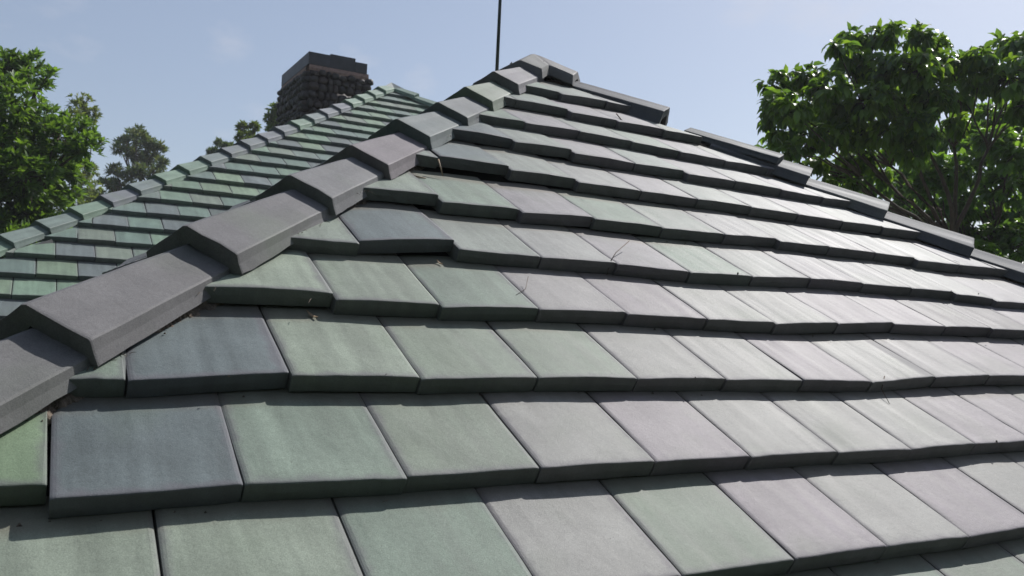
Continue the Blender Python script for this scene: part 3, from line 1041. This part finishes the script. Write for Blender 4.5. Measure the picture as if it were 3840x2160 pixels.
def tree(name, label, group, base, crown, rg, mat, pal, leafL, leafW, nleaf, whorl=6, droop=0.6, trunk_r=0.12, fork=None,
         limb_r=0.045, cat='tree', up=0.3, segs=3, twigs=True, shell=0.62, mains=5, holes=0.0):
    """crown: list of (centre, radius). trunk forks at 'fork'; limbs run to the clumps; leaves sit in whorls at twig tips."""
    t = empty(name, base)
    tag(t, label, cat, group)
    tb = MB()
    fork = fork or (base + (crown[0][0] - base) * 0.6)
    tb.tube(branch_path(base, fork, rg, 0.03), [trunk_r * (1 - 0.45 * k / 6) for k in range(7)], (0.1, 0.08, 0.06, 1), 8)
    cen = sum((c for c, r in crown), Vector()) / len(crown)
    hubs = []
    cl = sorted(crown, key=lambda x: math.atan2((x[0] - fork).z, (x[0] - fork).dot(RX)))
    per = max(1, math.ceil(len(cl) / mains))
    for i in range(0, len(cl), per):
        grp = cl[i:i + per]
        m = sum((c for c, r in grp), Vector()) / len(grp)
        hub = fork.lerp(m, 0.55)
        P = branch_path(fork, hub, rg, 0.09)
        tb.tube(P, [limb_r * (1.25 - 0.55 * k / 6) for k in range(7)], (0.1, 0.08, 0.06, 1), 6)
        for c, r in grp:
            P = branch_path(hub, c, rg, 0.12)
            tb.tube(P, [limb_r * (0.62 - 0.38 * k / 6) for k in range(7)], (0.1, 0.08, 0.06, 1), 5)
    tw = tb; lf = MB()
    tot = sum(r ** 2 for c, r in crown)
    for c, r in crown:
        n = max(3, int(nleaf * r * r / tot / whorl))
        for _ in range(n):
            dr = rand_dir(rg)
            rr = r * (shell + (1 - shell) * rg.random() ** 0.6) if rg.random() < 0.8 else r * rg.random()
            tip = c + Vector((dr.x, dr.y, dr.z * 0.85)) * rr
            tip += Vector((noise.noise(tip * 2.0 / r), noise.noise(tip * 2.0 / r + Vector((9, 0, 0))), noise.noise(tip * 2.0 / r + Vector((0, 9, 0))))) * r * 0.35
            if holes and noise.noise(tip * (1.1 / r) + Vector((3.7, 1.2, 0))) > holes: continue
            g = (dr + Vector((0, 0, up)) + rand_dir(rg) * 0.4).normalized()
            if twigs and rg.random() < 0.6:
                st = c.lerp(tip, rg.uniform(0.2, 0.5))
                tw.tube([st, st.lerp(tip, .5) + rand_dir(rg) * r * .05, tip], [leafL * .045, leafL * .03, leafL * .018], (0.1, 0.08, 0.06, 1), 4)
            k0 = rg.uniform(0, 6.28)
            a = g.orthogonal().normalized(); b_ = g.cross(a)
            bc = pal[min(len(pal) - 1, int(rg.random() * len(pal)))]
            for q in range(whorl):
                an = k0 + q * 2.4
                spread = rg.uniform(0.5, 1.5)
                d = (g * (1.1 - 0.3 * q / whorl) + (a * math.cos(an) + b_ * math.sin(an)) * spread).normalized()
                kk = rg.uniform(0.75, 1.25)
                colr = (bc[0] * kk, bc[1] * kk, bc[2] * kk, 1)
                nn = (Vector((0, 0, 1)) + rand_dir(rg) * 0.7).normalized()
                leaf(lf, tip - g * leafL * 0.25 * rg.random(), d, nn, leafL * rg.uniform(.7, 1.15), leafW * rg.uniform(.75, 1.1), colr, droop * rg.uniform(.4, 1.3), segs)
    trunk = tb.build('trunk', M_BARK, t, smooth=True)
    lf.build('crown', mat, t, smooth=True)
    return t

def clumps(lst, dist, rg, thick=0.0, layers=1):
    o = []
    for px, py, pr_ in lst:
        for l in range(layers):
            d = dist + rg.uniform(-thick, thick)
            o.append((at(px, py, d), pr_ / (1288 * FH) * d))
    return o

# a wood mass added out of view behind the viewer to cut sky fill
def shade_wood():
    rg = random.Random(3)
    mb = MB()
    for i in range(15000):
        az = R(rg.uniform(118, 345))
        top = 8.5 + 3.0 * noise.noise(Vector((math.cos(az) * 3, math.sin(az) * 3, 0))) + 1.5 * noise.noise(Vector((math.cos(az) * 11, math.sin(az) * 11, 4)))
        z = -3.2 + (top + 3.2) * rg.random() ** 0.8
        rad = 13.5 + 2.0 * noise.noise(Vector((math.cos(az) * 7, math.sin(az) * 7, z * .5))) + rg.uniform(0, 2.2)
        p = Vector((math.sin(az) * rad + 1.0, math.cos(az) * rad + 1.0, z))
        k = rg.uniform(.7, 1.2)
        leaf(mb, p, rand_dir(rg), rand_dir(rg), rg.uniform(.5, .95), .5, (.045 * k, .085 * k, .02 * k, 1), .4, 2)
    o = mb.build('shade_wood', M_LEAF2, smooth=True)
    tag(o, 'wood of loose leaves added unseen behind the viewer to block sky light', 'shade_wood', kind='stuff')

# right tree: broad drooping leaves, seen against the light
rg = random.Random(21)
R1 = [(2105, 115, 28), (2145, 92, 32), (2195, 95, 36), (2250, 88, 34), (2305, 92, 36), (2360, 112, 32), (2330, 130, 36), (2130, 150, 40), (2190, 165, 50), (2250, 170, 55), (2320, 170, 60), (2390, 165, 50),
      (2425, 165, 34), (2465, 140, 34), (2515, 115, 34), (2565, 108, 36), (2460, 195, 55), (2540, 190, 65), (2620, 160, 80), (1945, 205, 34), (1990, 205, 40), (2040, 195, 42), (2080, 220, 50), (1950, 260, 40), (1935, 300, 22), (1990, 275, 50),
      (2050, 285, 60), (2120, 265, 65), (2190, 260, 70), (2270, 250, 60), (2350, 245, 60), (2420, 240, 45), (1970, 330, 40), (2030, 350, 50), (2100, 340, 50), (2170, 335, 52), (2240, 325, 55), (2310, 300, 45),
      (1945, 360, 30), (1985, 385, 32), (2060, 405, 30), (2580, 260, 50), (2110, 425, 32), (2020, 420, 26), (2170, 400, 32), (2210, 440, 28), (2140, 455, 24), (2080, 450, 22), (2330, 340, 42), (2400, 310, 30), (2130, 400, 25), (2290, 380, 40), (2690, 230, 100)]
crown = clumps([(x, y, r_ * 0.86) for x, y, r_ in R1], 8.0, rg, 0.5, 1)
tree('broadleaf_tree', 'broad-leaved tree with large drooping leaves against the light on the right', None, at(2420, 1650, 8.6) * 1.0, crown, rg, M_LEAF,
     [(0.090, 0.160, 0.036), (0.070, 0.130, 0.034), (0.105, 0.178, 0.036), (0.055, 0.108, 0.034)], 0.128, 0.070, 8400, whorl=5, droop=2.3,
     trunk_r=0.045, fork=at(2395, 600, 8.2), limb_r=0.020, mains=8, shell=0.5, up=0.0)

rg = random.Random(22)
R2 = [(2440, 330, 40), (2500, 350, 45), (2560, 380, 60), (2380, 350, 40), (2340, 420, 40), (2400, 420, 45), (2470, 430, 50), (2540, 460, 60), (2600, 440, 80), (2330, 480, 55), (2260, 470, 40), (2200, 465, 35), (2400, 500, 55), (2480, 520, 55), (2560, 540, 60),
      (2250, 520, 45), (2320, 540, 45), (2180, 430, 25), (2420, 580, 40), (2500, 600, 50), (2580, 620, 70), (2470, 650, 50), (2540, 690, 60), (2620, 720, 80), (2130, 470, 28), (2370, 590, 28), (2100, 440, 24), (2500, 290, 40), (2450, 380, 40), (2560, 310, 45), (2380, 460, 40), (2290, 440, 34), (2230, 400, 26), (2430, 540, 40)]
crown = clumps(R2, 10.0, rg, 0.9, 1)
tree('broadleaf_tree', 'lower sunlit tree with bright green leaves behind the bottom of the right-hand tree', None, at(2650, 1400, 10.8), crown, rg, M_LEAF,
     [(0.095, 0.175, 0.038), (0.078, 0.150, 0.036), (0.055, 0.112, 0.034)], 0.13, 0.072, 12000, whorl=6, droop=1.5, trunk_r=0.06, fork=at(2530, 780, 10.2), limb_r=0.022, mains=6, shell=0.45, holes=0.3)

# left trees
rg = random.Random(23)
L1 = [(20, 180, 60), (60, 160, 45), (-40, 200, 90), (30, 260, 70), (85, 215, 40), (110, 300, 50), (60, 350, 80), (-20, 340, 90), (150, 340, 50), (195, 330, 45), (215, 370, 40), (130, 400, 70),
      (60, 440, 85), (-20, 450, 90), (180, 420, 50), (20, 530, 85), (100, 510, 70), (150, 480, 50), (60, 600, 80), (-30, 600, 90), (130, 580, 55), (120, 190, 22)]
crown = clumps(L1, 14.0, rg, 1.2, 1)
tree('broadleaf_tree', 'dense bright green tree at the left edge of the photo', None, at(-60, 1500, 14.5), crown, rg, M_LEAF2,
     [(0.080, 0.150, 0.038), (0.062, 0.120, 0.034), (0.098, 0.175, 0.040), (0.052, 0.098, 0.034)], 0.15, 0.058, 15000, whorl=7, droop=0.35, trunk_r=0.2, fork=at(10, 640, 14.2), limb_r=0.06, mains=6, up=0.7, shell=0.5)

rg = random.Random(24)
L2 = [(205, 265, 30), (230, 290, 22), (190, 300, 26), (225, 430, 22), (200, 470, 30), (225, 500, 25), (170, 520, 40), (240, 470, 15), (190, 400, 26), (215, 340, 20)]
crown = clumps(L2, 24.0, rg, 1.0, 1)
tree('broadleaf_tree', 'thin olive-green tree between the bright left tree and the dark pine', None, at(150, 1200, 25), crown, rg, M_LEAF2,
     [(0.095, 0.125, 0.050), (0.085, 0.115, 0.050)], 0.16, 0.07, 2600, whorl=6, droop=0.3, trunk_r=0.15, fork=at(180, 600, 24.5), limb_r=0.04, mains=4, segs=2)

rg = random.Random(25)
L3 = [(345, 345, 26), (320, 360, 26), (370, 365, 30), (300, 375, 20), (395, 375, 26), (340, 390, 28), (405, 410, 20), (375, 400, 28), (290, 430, 22), (320, 440, 26), (355, 435, 26), (395, 440, 22), (270, 460, 20), (300, 480, 26), (340, 480, 26), (260, 500, 24), (320, 520, 30), (380, 470, 20), (410, 425, 12)]
L3 += [(245, 500, 26), (215, 490, 18), (285, 460, 20), (265, 530, 26), (350, 325, 12), (330, 335, 14)]
crown = clumps([(x, y, r_ * .86) for x, y, r_ in L3], 34.0, rg, 1.2, 1)
tree('pine_tree', 'dark round-topped pine in the distance above the far roof on the left', None, at(340, 1100, 34.5), crown, rg, M_LEAF3,
     [(0.055, 0.085, 0.055), (0.062, 0.092, 0.055), (0.085, 0.105, 0.050)], 0.24, 0.07, 6800, whorl=7, droop=0.1, trunk_r=0.22, fork=at(340, 560, 34), limb_r=0.07, mains=5, segs=2, up=0.8, shell=0.35)

rg = random.Random(26)
crown = clumps([(550, 362, 9), (565, 372, 10), (535, 385, 12), (580, 366, 6), (555, 395, 16)], 34.0, rg, .5)
tree('pine_tree', 'small dark treetop peeping over the middle of the far hip', None, at(555, 1050, 34.5), crown, rg, M_LEAF3,
     [(0.055, 0.085, 0.055), (0.062, 0.092, 0.055)], 0.2, 0.07, 1500, whorl=8, droop=0.1, trunk_r=0.15, fork=at(555, 480, 34), limb_r=0.05, mains=2, segs=2, up=0.8)
rg = random.Random(27)
crown = clumps([(610, 322, 11), (641, 320, 10), (625, 342, 11), (603, 345, 8), (632, 360, 14)], 30.0, rg, .5)
tree('broadleaf_tree', 'small yellow-green treetop between the dark treetop and the chimney', None, at(622, 1050, 30.5), crown, rg, M_LEAF2,
     [(0.075, 0.11, 0.022), (0.06, 0.09, 0.02)], 0.2, 0.09, 900, whorl=6, droop=0.3, trunk_r=0.12, fork=at(622, 470, 30), limb_r=0.04, mains=2, segs=2)
rg = random.Random(28)
crown = clumps([(690, 275, 14), (682, 300, 15), (700, 290, 18), (715, 270, 18), (690, 320, 16)], 26.0, rg, .5)
tree('broadleaf_tree', 'yellow-green foliage tuft just left of the stone chimney', None, at(710, 1050, 26.5), crown, rg, M_LEAF2,
     [(0.075, 0.12, 0.022), (0.05, 0.085, 0.02)], 0.16, 0.08, 900, whorl=6, droop=0.3, trunk_r=0.12, fork=at(708, 450, 26), limb_r=0.03, mains=2, segs=2)
shade_wood()

# ------------------------------------------------------------------ air
def haze():
    mb = MB()
    mb.box((-208, -208, -4.4), (208, 208, 14.5), (1, 1, 1, 1))
    m = bpy.data.materials.new('haze'); m.use_nodes = True
    ns = m.node_tree.nodes; ns.remove(ns['Principled BSDF'])
    v = ns.new('ShaderNodeVolumePrincipled')
    v.inputs['Color'].default_value = (0.93, 0.95, 1.0, 1)
    v.inputs['Density'].default_value = 0.0012
    v.inputs['Anisotropy'].default_value = 0.35
    m.node_tree.links.new(v.outputs[0], ns['Material Output'].inputs['Volume'])
    o = mb.build('haze', m)
    tag(o, 'thin summer haze in the air', 'haze', kind='stuff')
haze()
